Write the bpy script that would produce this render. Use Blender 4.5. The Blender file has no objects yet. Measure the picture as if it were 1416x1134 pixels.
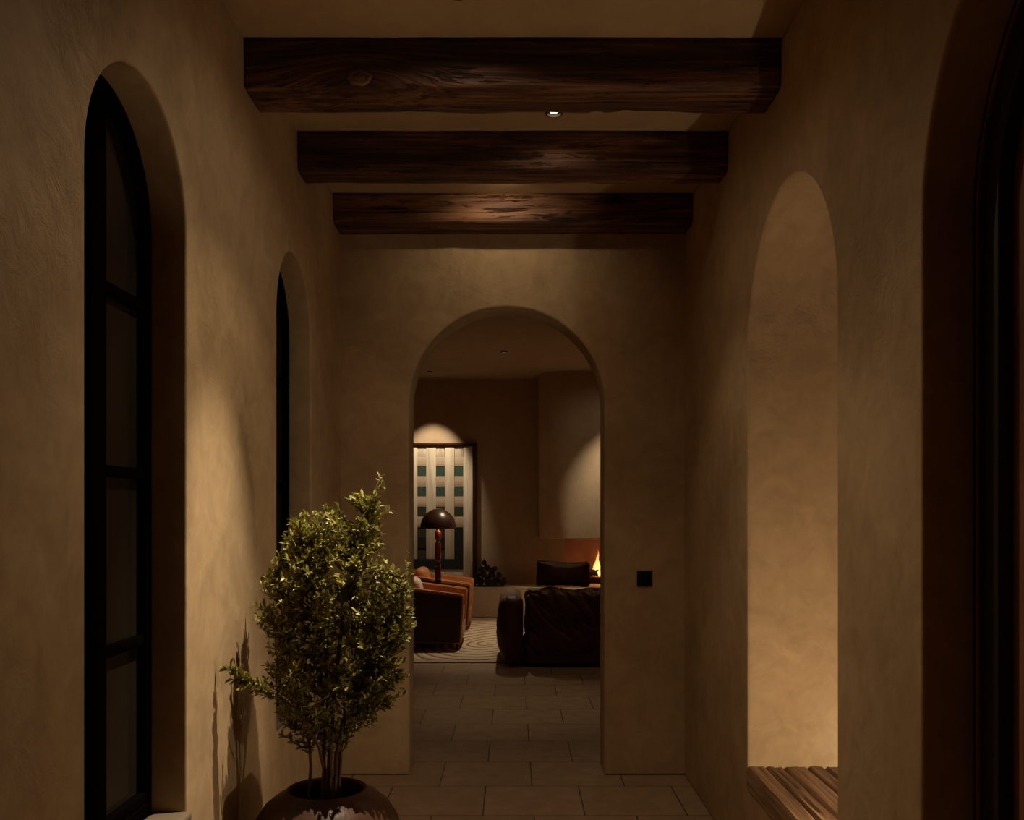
import bpy, bmesh, math, random
from mathutils import Vector, Matrix, noise, Euler
SC = bpy.context.scene
COL = SC.collection
PI = math.pi
rnd = random.Random(7)

# ------------------------------------------------------------------ helpers
def link(o, parent=None):
    COL.objects.link(o)
    if parent: o.parent = parent
    return o

def mesh_obj(name, bm, mat, parent=None, smooth=True, sharp=None):
    me = bpy.data.meshes.new(name)
    bm.normal_update()
    bm.to_mesh(me); bm.free()
    if mat: me.materials.append(mat)
    if smooth:
        for p in me.polygons: p.use_smooth = True
        if sharp is not None:
            try: me.set_sharp_from_angle(angle=math.radians(sharp))
            except Exception: pass
    return link(bpy.data.objects.new(name, me), parent)

def tag(o, label=None, cat=None, group=None, kind=None):
    if label: o['label'] = label
    if cat: o['category'] = cat
    if group: o['group'] = group
    if kind: o['kind'] = kind
    return o

def thing(name, label, cat, loc=(0, 0, 0), rz=0, group=None):
    o = bpy.data.objects.new(name, None); link(o)
    o.empty_display_size = .1
    o.location = loc; o.rotation_euler = (0, 0, rz)
    return tag(o, label, cat, group)

def copy_tree(o, parent=None):
    c = o.copy(); COL.objects.link(c)
    if parent: c.parent = parent
    for ch in list(o.children): copy_tree(ch, c)
    return c

def add_box(bm, x0, x1, y0, y1, z0, z1, bevel=0, seg=2):
    r = bmesh.ops.create_cube(bm, size=1)
    vs = r['verts']
    bmesh.ops.scale(bm, vec=(x1-x0, y1-y0, z1-z0), verts=vs)
    bmesh.ops.translate(bm, vec=((x0+x1)/2, (y0+y1)/2, (z0+z1)/2), verts=vs)
    if bevel:
        es = list({e for v in vs for e in v.link_edges})
        bmesh.ops.bevel(bm, geom=es, offset=bevel, segments=seg, affect='EDGES', profile=.5)

def box_obj(name, x0, x1, y0, y1, z0, z1, mat, parent=None, bevel=0, seg=2):
    bm = bmesh.new(); add_box(bm, x0, x1, y0, y1, z0, z1, bevel, seg)
    return mesh_obj(name, bm, mat, parent, smooth=bevel > 0, sharp=40)

def add_lathe(bm, prof, n=48, c=(0, 0, 0), caps=True):
    rings = []
    for r, z in prof:
        rings.append([bm.verts.new((c[0]+r*math.cos(2*PI*i/n), c[1]+r*math.sin(2*PI*i/n), c[2]+z)) for i in range(n)])
    for a, b in zip(rings, rings[1:]):
        for i in range(n):
            bm.faces.new((a[i], a[(i+1) % n], b[(i+1) % n], b[i]))
    if caps:
        if prof[0][0] > 1e-4: bm.faces.new(list(reversed(rings[0])))
        if prof[-1][0] > 1e-4: bm.faces.new(rings[-1])
    return rings

def add_tube(bm, pts, radii, n=6):
    rings = []
    pts = [Vector(p) for p in pts]
    for k, p in enumerate(pts):
        d = (pts[min(k+1, len(pts)-1)] - pts[max(k-1, 0)])
        if d.length < 1e-7: d = Vector((0, 0, 1))
        d.normalize()
        a = d.cross(Vector((0, 1, 0.03)))
        if a.length < 1e-3: a = d.cross(Vector((1, 0, 0)))
        a.normalize(); b = d.cross(a)
        r = radii[k] if isinstance(radii, (list, tuple)) else radii
        rings.append([bm.verts.new(p + a*r*math.cos(2*PI*i/n) + b*r*math.sin(2*PI*i/n)) for i in range(n)])
    for A, B in zip(rings, rings[1:]):
        for i in range(n):
            bm.faces.new((A[i], A[(i+1) % n], B[(i+1) % n], B[i]))
    bm.faces.new(list(reversed(rings[0]))); bm.faces.new(rings[-1])

def add_soft(bm, c, half, r, puff=(0, 0, 0), wr=0, wf=6, seed=0, N=14, fn=None):
    """rounded box with puffed faces and wrinkled skin"""
    r0 = bmesh.ops.create_grid
    tmp = bmesh.new()
    bmesh.ops.create_cube(tmp, size=2)
    bmesh.ops.subdivide_edges(tmp, edges=tmp.edges[:], cuts=N, use_grid_fill=True)
    mp = {}
    tmp.normal_update()
    h = Vector(half)
    for v in tmp.verts:
        u = v.co.copy()
        p = Vector((u.x*h.x, u.y*h.y, u.z*h.z))
        q = Vector([max(-(h[i]-r), min(h[i]-r, p[i])) for i in range(3)])
        d = p - q
        if d.length > 1e-9: d.normalize()
        p = q + d*r
        for i in range(3):
            j, k = (i+1) % 3, (i+2) % 3
            if abs(u[i]) > .3:
                p[i] += math.copysign(1, u[i])*abs(u[i])*puff[i]*(1-u[j]**2)*(1-u[k]**2)
        if fn: p = fn(p, u)
        if wr:
            nn = noise.noise(Vector((p.x*wf+seed, p.y*wf*.8, p.z*wf*.6)))
            n2 = 1-abs(noise.noise(Vector((p.x*wf*1.7+p.z*wf*1.5+seed*3, p.y*wf, p.z*wf*.5))))*2
            p += d*(nn*wr*.6 - max(0, n2-.55)*wr*1.6)
        mp[v] = bm.verts.new(p + Vector(c))
    for f in tmp.faces: bm.faces.new([mp[v] for v in f.verts])
    tmp.free()

def arch_pts(u0, u1, spring, base, n=40):
    """outline of an arched opening in (u, v)"""
    R = (u1-u0)/2; cx = (u0+u1)/2
    pts = [(u0, base), (u1, base)]
    for i in range(n+1):
        a = PI*i/n
        pts.append((cx+R*math.cos(a), spring+R*math.sin(a)))
    return pts

def slab(name, outline, holes, w0, w1, axis, mat, parent=None, bevel=.0, sharp=30):
    """flat wall with holes: (u, v) outline extruded from w0 to w1.
    axis 'x': u=world y, v=z, w=world x ; axis 'y': u=world x, v=z, w=world y"""
    cu = bpy.data.curves.new('c', 'CURVE')
    cu.dimensions = '2D'; cu.fill_mode = 'BOTH'
    for pl in [outline]+holes:
        s = cu.splines.new('POLY'); s.points.add(len(pl)-1)
        for p, q in zip(s.points, pl): p.co = (q[0], q[1], 0, 1)
        s.use_cyclic_u = True
    cu.extrude = abs(w1-w0)/2 - bevel
    cu.bevel_depth = bevel; cu.bevel_resolution = 3
    cu.offset = -bevel
    o = bpy.data.objects.new('c', cu); COL.objects.link(o)
    dg = bpy.context.evaluated_depsgraph_get()
    me = bpy.data.meshes.new_from_object(o.evaluated_get(dg))
    COL.objects.unlink(o); bpy.data.objects.remove(o)
    mid = (w0+w1)/2
    for v in me.vertices:
        u, vv, w = v.co
        v.co = (mid+w, u, vv) if axis == 'x' else (u, mid+w, vv)
    bm = bmesh.new(); bm.from_mesh(me)
    bmesh.ops.remove_doubles(bm, verts=bm.verts[:], dist=1e-5)
    bmesh.ops.recalc_face_normals(bm, faces=bm.faces[:])
    bpy.data.meshes.remove(me)
    o = mesh_obj(name, bm, mat, parent, smooth=True, sharp=sharp)
    return o

# ------------------------------------------------------------------ materials
def mat_new(name):
    m = bpy.data.materials.new(name); m.use_nodes = True
    nt = m.node_tree
    return m, nt, nt.nodes['Principled BSDF']

def N(nt, typ, **kw):
    n = nt.nodes.new(typ)
    for k, v in kw.items():
        if k.startswith('i_'):
            n.inputs[k[2:].replace('_', ' ')].default_value = v
        else: setattr(n, k, v)
    return n

def ramp(nt, fac, stops):
    r = nt.nodes.new('ShaderNodeValToRGB')
    el = r.color_ramp.elements
    while len(el) < len(stops): el.new(.5)
    for e, (p, c) in zip(el, stops):
        e.position = p; e.color = (*c, 1) if len(c) == 3 else c
    nt.links.new(fac, r.inputs[0])
    return r

def coords(nt, scale=(1, 1, 1), loc=(0, 0, 0), kind='pos'):
    if kind == 'pos':
        g = nt.nodes.new('ShaderNodeNewGeometry'); src = g.outputs['Position']
    else:
        g = nt.nodes.new('ShaderNodeTexCoord'); src = g.outputs['Object']
    mp = nt.nodes.new('ShaderNodeMapping')
    mp.inputs['Scale'].default_value = scale; mp.inputs['Location'].default_value = loc
    nt.links.new(src, mp.inputs['Vector'])
    return mp.outputs[0]

def simple(name, col, rough=.5, metal=0, nscale=0, namt=.15, bump=0, bscale=60, coat=0, spec=.5, kind='obj'):
    m, nt, b = mat_new(name)
    b.inputs['Base Color'].default_value = (*col, 1)
    b.inputs['Roughness'].default_value = rough
    b.inputs['Metallic'].default_value = metal
    b.inputs['Specular IOR Level'].default_value = spec
    b.inputs['Coat Weight'].default_value = coat
    v = coords(nt, kind=kind)
    if nscale:
        n = N(nt, 'ShaderNodeTexNoise', i_Scale=nscale, i_Detail=5.)
        nt.links.new(v, n.inputs['Vector'])
        r = ramp(nt, n.outputs['Fac'], [(.3, tuple(c*(1-namt) for c in col)), (.7, tuple(min(1, c*(1+namt)) for c in col))])
        nt.links.new(r.outputs[0], b.inputs['Base Color'])
    if bump:
        n = N(nt, 'ShaderNodeTexNoise', i_Scale=bscale, i_Detail=4.)
        nt.links.new(v, n.inputs['Vector'])
        bp = N(nt, 'ShaderNodeBump', i_Strength=bump, i_Distance=.01)
        nt.links.new(n.outputs['Fac'], bp.inputs['Height'])
        nt.links.new(bp.outputs[0], b.inputs['Normal'])
    return m

def plaster(name, c0, c1, bump=.8):
    m, nt, b = mat_new(name)
    v = coords(nt)
    n1 = N(nt, 'ShaderNodeTexNoise', i_Scale=1.3, i_Detail=6., i_Roughness=.6, i_Distortion=.6)
    n2 = N(nt, 'ShaderNodeTexNoise', i_Scale=7., i_Detail=8., i_Roughness=.65, i_Distortion=1.2)
    for n in (n1, n2): nt.links.new(v, n.inputs['Vector'])
    mx = N(nt, 'ShaderNodeMath', operation='MULTIPLY_ADD'); mx.inputs[1].default_value = .45
    nt.links.new(n2.outputs['Fac'], mx.inputs[0])
    ml = N(nt, 'ShaderNodeMath', operation='MULTIPLY'); ml.inputs[1].default_value = .55
    nt.links.new(n1.outputs['Fac'], ml.inputs[0]); nt.links.new(ml.outputs[0], mx.inputs[2])
    r = ramp(nt, mx.outputs[0], [(.36, c0), (.62, c1)])
    nt.links.new(r.outputs[0], b.inputs['Base Color'])
    b.inputs['Roughness'].default_value = .8
    b.inputs['Specular IOR Level'].default_value = .25
    # trowel strokes: only in patches
    n3 = N(nt, 'ShaderNodeTexNoise', i_Scale=11., i_Detail=7., i_Roughness=.72, i_Distortion=1.3)
    n4 = N(nt, 'ShaderNodeTexNoise', i_Scale=2.2, i_Detail=2.)
    n5 = N(nt, 'ShaderNodeTexNoise', i_Scale=3.0, i_Detail=3.)
    for n in (n3, n4, n5): nt.links.new(v, n.inputs['Vector'])
    r4 = ramp(nt, n4.outputs['Fac'], [(.45, (.12,)*3), (.66, (1, 1, 1))])
    mm = N(nt, 'ShaderNodeMath', operation='MULTIPLY')
    nt.links.new(n3.outputs['Fac'], mm.inputs[0]); nt.links.new(r4.outputs[0], mm.inputs[1])
    sp = N(nt, 'ShaderNodeSeparateXYZ'); nt.links.new(v, sp.inputs[0])
    mr = N(nt, 'ShaderNodeMapRange', interpolation_type='SMOOTHSTEP')
    mr.inputs[1].default_value = 1.5; mr.inputs[2].default_value = 2.35; mr.inputs[3].default_value = .22; mr.inputs[4].default_value = 1.15
    nt.links.new(sp.outputs['Z'], mr.inputs[0])
    mz = N(nt, 'ShaderNodeMath', operation='MULTIPLY')
    nt.links.new(mm.outputs[0], mz.inputs[0]); nt.links.new(mr.outputs[0], mz.inputs[1]); mm = mz
    m2 = N(nt, 'ShaderNodeMath', operation='MULTIPLY_ADD'); m2.inputs[1].default_value = 1.2
    nt.links.new(n5.outputs['Fac'], m2.inputs[0]); nt.links.new(mm.outputs[0], m2.inputs[2])
    bp = N(nt, 'ShaderNodeBump', i_Strength=bump, i_Distance=.012)
    nt.links.new(m2.outputs[0], bp.inputs['Height'])
    nt.links.new(bp.outputs[0], b.inputs['Normal'])
    return m

PL0, PL1 = (.38, .255, .138), (.55, .385, .220)
M = {}
M['plaster'] = plaster('plaster', PL0, PL1)
M['plaster_room'] = plaster('plaster_room', (.42, .30, .19), (.50, .37, .24), .12)
M['plaster_ceiling'] = plaster('plaster_ceiling', (.41, .275, .150), (.51, .355, .20), .4)

def wood(name, dark, mid, light, axis='x', scale=1., rough=.5, bump=.5, kind='obj', fine=1., spec=.5, dist=.004):
    m, nt, b = mat_new(name)
    s = {'x': (.7, 9, 9), 'y': (9, .7, 9), 'z': (9, 9, .7)}[axis]
    v = coords(nt, tuple(k*scale for k in s), kind=kind)
    n1 = N(nt, 'ShaderNodeTexNoise', i_Scale=1.2, i_Detail=7., i_Roughness=.62, i_Distortion=.9)
    nt.links.new(v, n1.inputs['Vector'])
    s2 = {'x': (1.2, 75, 75), 'y': (75, 1.2, 75), 'z': (75, 75, 1.2)}[axis]
    v2 = coords(nt, tuple(k*scale*fine for k in s2), kind=kind)
    n2 = N(nt, 'ShaderNodeTexNoise', i_Scale=1., i_Detail=4., i_Roughness=.6, i_Distortion=.3)
    nt.links.new(v2, n2.inputs['Vector'])
    a = N(nt, 'ShaderNodeMath', operation='MULTIPLY_ADD'); a.inputs[1].default_value = .35
    nt.links.new(n2.outputs['Fac'], a.inputs[0])
    c = N(nt, 'ShaderNodeMath', operation='MULTIPLY'); c.inputs[1].default_value = .65
    nt.links.new(n1.outputs['Fac'], c.inputs[0]); nt.links.new(c.outputs[0], a.inputs[2])
    r = ramp(nt, a.outputs[0], [(.34, dark), (.49, mid), (.60, light)])
    nt.links.new(r.outputs[0], b.inputs['Base Color'])
    b.inputs['Roughness'].default_value = rough
    b.inputs['Specular IOR Level'].default_value = spec
    bp = N(nt, 'ShaderNodeBump', i_Strength=bump, i_Distance=dist)
    hh = a.outputs[0]
    if name == 'beam_wood':
        s3 = coords(nt, (2.2, 22, 22), kind=kind)
        n3 = N(nt, 'ShaderNodeTexNoise', i_Scale=1.6, i_Detail=8., i_Roughness=.75, i_Distortion=.6)
        nt.links.new(s3, n3.inputs['Vector'])
        ck = ramp(nt, n3.outputs['Fac'], [(.36, (.12,)*3), (.45, (1, 1, 1))])
        mu = N(nt, 'ShaderNodeMix', data_type='RGBA', blend_type='MULTIPLY'); mu.inputs[0].default_value = .85
        nt.links.new(r.outputs[0], mu.inputs[6]); nt.links.new(ck.outputs[0], mu.inputs[7])
        nt.links.new(mu.outputs[2], b.inputs['Base Color'])
        h2 = N(nt, 'ShaderNodeMath', operation='MULTIPLY_ADD'); h2.inputs[1].default_value = .5
        nt.links.new(ck.outputs[0], h2.inputs[0]); nt.links.new(a.outputs[0], h2.inputs[2]); hh = h2.outputs[0]
    nt.links.new(hh, bp.inputs['Height'])
    nt.links.new(bp.outputs[0], b.inputs['Normal'])
    return m

M['beam'] = wood('beam_wood', (.016, .006, .003), (.085, .032, .014), (.24, .11, .052), rough=.6, bump=1., spec=.35, dist=.012)
M['knot'] = wood('knot_wood', (.07, .03, .014), (.20, .10, .05), (.32, .18, .09), rough=.6, bump=.6, scale=2)
M['bench'] = wood('bench_wood', (.05, .022, .01), (.20, .10, .048), (.36, .21, .11), axis='y', rough=.65, bump=1.)
M['door'] = wood('door_wood', (.08, .03, .012), (.24, .095, .036), (.36, .15, .06), axis='z', rough=.5, bump=.5)
M['frame_black'] = simple('black_frame_paint', (.003, .0022, .0016), .85, spec=.0)
M['door_frame'] = wood('door_frame_wood', (.006, .004, .003), (.014, .008, .005), (.025, .013, .008), axis='z', rough=.5)
M['sill'] = simple('pale_sill_stone', (.20, .155, .105), .55, nscale=20, namt=.08, bump=.1)
M['black_metal'] = simple('black_metal', (.004, .004, .004), .6, nscale=0, spec=.2)
M['trim_metal'] = simple('bronze_trim', (.05, .033, .02), .4, metal=.6)
M['soil'] = simple('dark_soil', (.018, .011, .007), .95, nscale=60, namt=.5, bump=1., bscale=80)

def glass_mat():
    m, nt, b = mat_new('window_glass')
    b.inputs['Base Color'].default_value = (.9, .9, .88, 1)
    b.inputs['Roughness'].default_value = .04
    b.inputs['Transmission Weight'].default_value = 1
    b.inputs['IOR'].default_value = 1.5
    v = coords(nt)
    n = N(nt, 'ShaderNodeTexNoise', i_Scale=3.)
    nt.links.new(v, n.inputs['Vector'])
    bp = N(nt, 'ShaderNodeBump', i_Strength=.15, i_Distance=.01)
    nt.links.new(n.outputs['Fac'], bp.inputs['Height']); nt.links.new(bp.outputs[0], b.inputs['Normal'])
    df = N(nt, 'ShaderNodeBsdfDiffuse'); df.inputs[0].default_value = (.35, .27, .18, 1)  # tan diffuse share stands in for the brownish reflection in the panes
    mx = N(nt, 'ShaderNodeMixShader'); mx.inputs[0].default_value = .05
    nt.links.new(b.outputs[0], mx.inputs[1]); nt.links.new(df.outputs[0], mx.inputs[2])
    nt.links.new(mx.outputs[0], nt.nodes['Material Output'].inputs['Surface'])
    return m
M['glass'] = glass_mat()

def floor_mat():
    m, nt, b = mat_new('stone_tiles')
    v = coords(nt, loc=(.396, 15.094, 0))
    br = N(nt, 'ShaderNodeTexBrick')
    br.offset = .5; br.offset_frequency = 2; br.squash = 1
    br.inputs['Scale'].default_value = 1
    br.inputs['Brick Width'].default_value = .5
    br.inputs['Row Height'].default_value = .4935
    br.inputs['Mortar Size'].default_value = .0035
    br.inputs['Mortar Smooth'].default_value = .2
    br.inputs['Color1'].default_value = (.36, .235, .140, 1)
    br.inputs['Color2'].default_value = (.42, .280, .170, 1)
    br.inputs['Mortar'].default_value = (.07, .045, .028, 1)
    nt.links.new(v, br.inputs['Vector'])
    n = N(nt, 'ShaderNodeTexNoise', i_Scale=9., i_Detail=7., i_Roughness=.65)
    nt.links.new(v, n.inputs['Vector'])
    r = ramp(nt, n.outputs['Fac'], [(.3, (.78,)*3), (.7, (1.12,)*3)])
    mx = N(nt, 'ShaderNodeMix', data_type='RGBA', blend_type='MULTIPLY'); mx.inputs[0].default_value = 1
    nt.links.new(br.outputs['Color'], mx.inputs[6]); nt.links.new(r.outputs[0], mx.inputs[7])
    nt.links.new(mx.outputs[2], b.inputs['Base Color'])
    b.inputs['Roughness'].default_value = .5
    b.inputs['Specular IOR Level'].default_value = .4
    inv = N(nt, 'ShaderNodeMath', operation='MULTIPLY_ADD'); inv.inputs[1].default_value = -1.
    nt.links.new(br.outputs['Fac'], inv.inputs[0])
    n2 = N(nt, 'ShaderNodeMath', operation='MULTIPLY'); n2.inputs[1].default_value = .25
    nt.links.new(n.outputs['Fac'], n2.inputs[0]); nt.links.new(n2.outputs[0], inv.inputs[2])
    bp = N(nt, 'ShaderNodeBump', i_Strength=.5, i_Distance=.004)
    nt.links.new(inv.outputs[0], bp.inputs['Height']); nt.links.new(bp.outputs[0], b.inputs['Normal'])
    return m
M['floor'] = floor_mat()

def leather(name, c, rough=.38, bump=.25, coat=0.0):
    m = simple(name, c, rough, nscale=5, namt=.25, bump=bump, bscale=90, spec=.5, coat=coat)
    return m
M['leather_dark'] = leather('dark_brown_leather', (.12, .045, .017), .46)
M['leather_tan'] = leather('tan_leather', (.50, .20, .075), .42)
M['side_brown'] = leather('dark_side_brown', (.055, .022, .012), .5)
M['cream_fabric'] = simple('cream_fabric', (.75, .60, .48), .9, nscale=30, bump=.5, bscale=200)
M['lamp_red'] = simple('lacquered_red_wood', (.16, .025, .012), .22, nscale=12, namt=.3, coat=.6)
M['lamp_shade'] = simple('bronze_brown_shade', (.040, .014, .008), .33, metal=.0, nscale=14, namt=.2)
M['dark_wood'] = simple('dark_table_wood', (.03, .014, .008), .4, nscale=10)
M['art_strip'] = wood('pale_woven_strip', (.52, .43, .30), (.66, .56, .41), (.78, .68, .52), axis='z', rough=.8, bump=.5, kind='pos')
M['art_cross'] = wood('tan_woven_strip', (.42, .30, .20), (.52, .39, .27), (.6, .47, .34), axis='x', rough=.8, bump=.5, kind='pos')
M['art_green'] = simple('green_patch', (.040, .075, .055), .8, nscale=40, bump=.4)
M['art_olive'] = simple('olive_patch', (.03, .032, .014), .85, nscale=40, bump=.3)
M['art_black'] = simple('black_band', (.006, .006, .005), .85, nscale=40, bump=.3)
M['art_frame'] = simple('dark_red_frame', (.035, .010, .006), .35, nscale=10)
M['bark'] = simple('firewood_bark', (.022, .012, .007), .95, nscale=25, namt=.5, bump=1., bscale=30)
M['log_end'] = simple('firewood_end', (.035, .019, .011), .9, nscale=30, namt=.4, bump=.5)
M['firebrick'] = simple('rust_fire_panel', (.25, .105, .058), .7, nscale=3, namt=.2, bump=.2, bscale=12)
M['char'] = simple('charred_log', (.012, .008, .006), .95, nscale=30, bump=1.)

def pot_mat():
    m, nt, b = mat_new('glazed_brown_pot')
    v = coords(nt, kind='obj')
    n = N(nt, 'ShaderNodeTexNoise', i_Scale=5., i_Detail=6., i_Roughness=.6)
    nt.links.new(v, n.inputs['Vector'])
    r = ramp(nt, n.outputs['Fac'], [(.35, (.035, .014, .007)), (.65, (.09, .04, .022))])
    nt.links.new(r.outputs[0], b.inputs['Base Color'])
    b.inputs['Roughness'].default_value = .45
    b.inputs['Specular IOR Level'].default_value = .22
    bp = N(nt, 'ShaderNodeBump', i_Strength=.2, i_Distance=.01)
    n2 = N(nt, 'ShaderNodeTexNoise', i_Scale=40., i_Detail=3.)
    nt.links.new(v, n2.inputs['Vector'])
    nt.links.new(n2.outputs['Fac'], bp.inputs['Height']); nt.links.new(bp.outputs[0], b.inputs['Normal'])
    return m
M['pot'] = pot_mat()

def leaf_mat():
    m, nt, b = mat_new('olive_green_leaf')
    a = N(nt, 'ShaderNodeAttribute', attribute_name='tone')
    r = ramp(nt, a.outputs['Fac'], [(0, (.10, .10, .016)), (.5, (.27, .25, .042)), (1, (.52, .47, .12))])
    nt.links.new(r.outputs[0], b.inputs['Base Color'])
    b.inputs['Roughness'].default_value = .42
    tr = N(nt, 'ShaderNodeBsdfTranslucent'); nt.links.new(r.outputs[0], tr.inputs['Color'])
    mx = N(nt, 'ShaderNodeMixShader'); mx.inputs[0].default_value = .18
    out = nt.nodes['Material Output']
    nt.links.new(b.outputs[0], mx.inputs[1]); nt.links.new(tr.outputs[0], mx.inputs[2])
    nt.links.new(mx.outputs[0], out.inputs['Surface'])
    return m
M['leaf'] = leaf_mat()
M['twig'] = simple('reddish_twig', (.075, .032, .018), .8, nscale=20, bump=.5)

def rug_mat():
    m, nt, b = mat_new('contour_rug')
    v = coords(nt, scale=(1, .55, 1), loc=(.25, -5.85, 0))
    n = N(nt, 'ShaderNodeTexNoise', i_Scale=.55, i_Detail=1.)
    nt.links.new(v, n.inputs['Vector'])
    sub = N(nt, 'ShaderNodeVectorMath', operation='SUBTRACT'); sub.inputs[1].default_value = (.5, .5, .5)
    nt.links.new(n.outputs['Color'], sub.inputs[0])
    sc = N(nt, 'ShaderNodeVectorMath', operation='SCALE'); sc.inputs['Scale'].default_value = .9
    nt.links.new(sub.outputs[0], sc.inputs[0])
    ad = N(nt, 'ShaderNodeVectorMath', operation='ADD')
    nt.links.new(v, ad.inputs[0]); nt.links.new(sc.outputs[0], ad.inputs[1])
    w = N(nt, 'ShaderNodeTexWave', wave_type='RINGS', rings_direction='Z', wave_profile='SIN')
    w.inputs['Scale'].default_value = 2.9; w.inputs['Distortion'].default_value = 0.4
    nt.links.new(ad.outputs[0], w.inputs['Vector'])
    r = ramp(nt, w.outputs['Fac'], [(.08, (.26, .18, .11)), (.26, (.62, .50, .37))])
    nt.links.new(r.outputs[0], b.inputs['Base Color'])
    b.inputs['Roughness'].default_value = .95; b.inputs['Specular IOR Level'].default_value = .1
    bp = N(nt, 'ShaderNodeBump', i_Strength=1., i_Distance=.012)
    nt.links.new(w.outputs['Fac'], bp.inputs['Height']); nt.links.new(bp.outputs[0], b.inputs['Normal'])
    return m
M['rug'] = rug_mat()
M['rug_border'] = simple('rug_border_wool', (.52, .42, .31), .95, nscale=60, bump=.6, bscale=200, spec=.1)

def emis(name, col, st):
    m = bpy.data.materials.new(name); m.use_nodes = True
    nt = m.node_tree; nt.nodes.clear()
    e = N(nt, 'ShaderNodeEmission'); e.inputs[0].default_value = (*col, 1); e.inputs[1].default_value = st
    o = N(nt, 'ShaderNodeOutputMaterial'); nt.links.new(e.outputs[0], o.inputs[0])
    return m
M['lens'] = emis('lamp_lens', (1, .84, .62), 6)
M['bulb'] = emis('lamp_bulb', (1, .55, .25), 8)

def flame_mat():
    m = bpy.data.materials.new('flame'); m.use_nodes = True
    nt = m.node_tree; nt.nodes.clear()
    t = N(nt, 'ShaderNodeTexCoord')
    sep = N(nt, 'ShaderNodeSeparateXYZ'); nt.links.new(t.outputs['Generated'], sep.inputs[0])
    r = ramp(nt, sep.outputs['Z'], [(0, (1, .22, .03)), (.25, (1, .50, .14)), (.7, (1, .36, .08)), (1, (.8, .12, .01))])
    s = ramp(nt, sep.outputs['Z'], [(0, (.25,)*3), (.3, (1,)*3), (.75, (.6,)*3), (1, (.15,)*3)])
    mu = N(nt, 'ShaderNodeMath', operation='MULTIPLY'); mu.inputs[1].default_value = 3.2
    nt.links.new(s.outputs[0], mu.inputs[0])
    e = N(nt, 'ShaderNodeEmission'); nt.links.new(r.outputs[0], e.inputs[0]); nt.links.new(mu.outputs[0], e.inputs[1])
    o = N(nt, 'ShaderNodeOutputMaterial'); nt.links.new(e.outputs[0], o.inputs[0])
    return m
M['flame'] = flame_mat()
M['ember'] = emis('ember', (1, .18, .03), 1.2)

# ------------------------------------------------------------------ shell
W = .965; YB = 5.347; YB2 = 5.614; HC = 3.19; HR = 3.35; YE = 13.66; Y0 = -4.0; RX = 3.6
WT = .13
st = lambda o: tag(o, kind='structure')
bm = bmesh.new(); add_box(bm, -RX, RX, Y0-.1, YE+.6, -.1, 0)
st(mesh_obj('floor', bm, M['floor'], smooth=False))
st(box_obj('ceiling', -W-.3, W+.6, Y0-.1, YB, HC, HC+.12, M['plaster_ceiling']))
st(box_obj('ceiling_living_room', -RX, RX, YB2, YE, HR, HR+.1, M['plaster_room']))

# windows: y-ranges along the left wall
WIN = [(2.150, 2.818), (3.893, 4.556)]
WBASE, WSPR = .58, 2.295
holes = [arch_pts(a, b, WSPR, WBASE) for a, b in WIN]
st(slab('wall_left', [(Y0, 0), (YB+.02, 0), (YB+.02, HC), (Y0, HC)], holes, -W-WT, -W, 'x', M['plaster'], bevel=.010))
NICHE = (2.835, 3.919, 2.115, .347)
DOOR = (1.12, 2.244, 2.18, 0)
holes = [arch_pts(NICHE[0], NICHE[1], NICHE[2], NICHE[3])]
dp = arch_pts(DOOR[0], DOOR[1], DOOR[2], 0)
outline = [(Y0, 0), dp[0]] + list(reversed(dp[2:])) + [dp[1], (YB+.02, 0), (YB+.02, HC), (Y0, HC)]
# dp[2] is the right end of the arch, so walk it left to right
arc = dp[2:]
outline = [(Y0, 0), (DOOR[0], 0)] + list(reversed(arc)) + [(DOOR[1], 0), (YB+.02, 0), (YB+.02, HC), (Y0, HC)]
st(slab('wall_right', outline, holes, W, W+WT, 'x', M['plaster'], bevel=.012))
# depth of the seat niche behind the right wall
nb = [(NICHE[0]-.12, .2), (NICHE[1]+.12, .2), (NICHE[1]+.12, 2.95), (NICHE[0]-.12, 2.95)]
nw = st(slab('wall_niche', nb, [arch_pts(NICHE[0]+.0007, NICHE[1]-.0007, NICHE[2], NICHE[3])], W+.014, 1.50, 'x', M['plaster']))
bm = bmesh.new(); add_box(bm, 1.50, 1.58, NICHE[0]-.12, NICHE[1]+.12, .2, 2.95)
st(mesh_obj('wall_niche_back', bm, M['plaster'], smooth=False))
# end wall of the corridor with the arched doorway
cx0, cx1 = -.583, .515; R = (cx1-cx0)/2
arc = [((cx0+cx1)/2+R*math.cos(PI*i/56), 2.634-R+R*math.sin(PI*i/56)) for i in range(57)]
outline = [(-RX, 0), (cx0, 0)] + list(reversed(arc)) + [(cx1, 0), (RX, 0), (RX, HR+.1), (-RX, HR+.1)]
st(slab('wall_back', outline, [], YB, YB2, 'y', M['plaster'], bevel=.014))
st(box_obj('wall_behind', -W-.1, W+.1, Y0-.1, Y0, 0, HC, M['plaster']))
# living room
st(box_obj('wall_living_left', -RX-.1, -RX, YB2, YE+.6, 0, HR, M['plaster_room']))
st(box_obj('wall_living_right', RX, RX+.1, YB2, YE+.6, 0, HR, M['plaster_room']))
FBX0, FBX1, FBZ0, FBZ1 = .75, 2.25, .41, 1.055
st(slab('wall_living_back', [(-RX, 0), (RX, 0), (RX, HR+.1), (-RX, HR+.1)],
        [[(FBX0, FBZ0-.2), (FBX1, FBZ0-.2), (FBX1, FBZ1), (FBX0, FBZ1)]], YE, YE+.1, 'y', M['plaster_room']))

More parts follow.
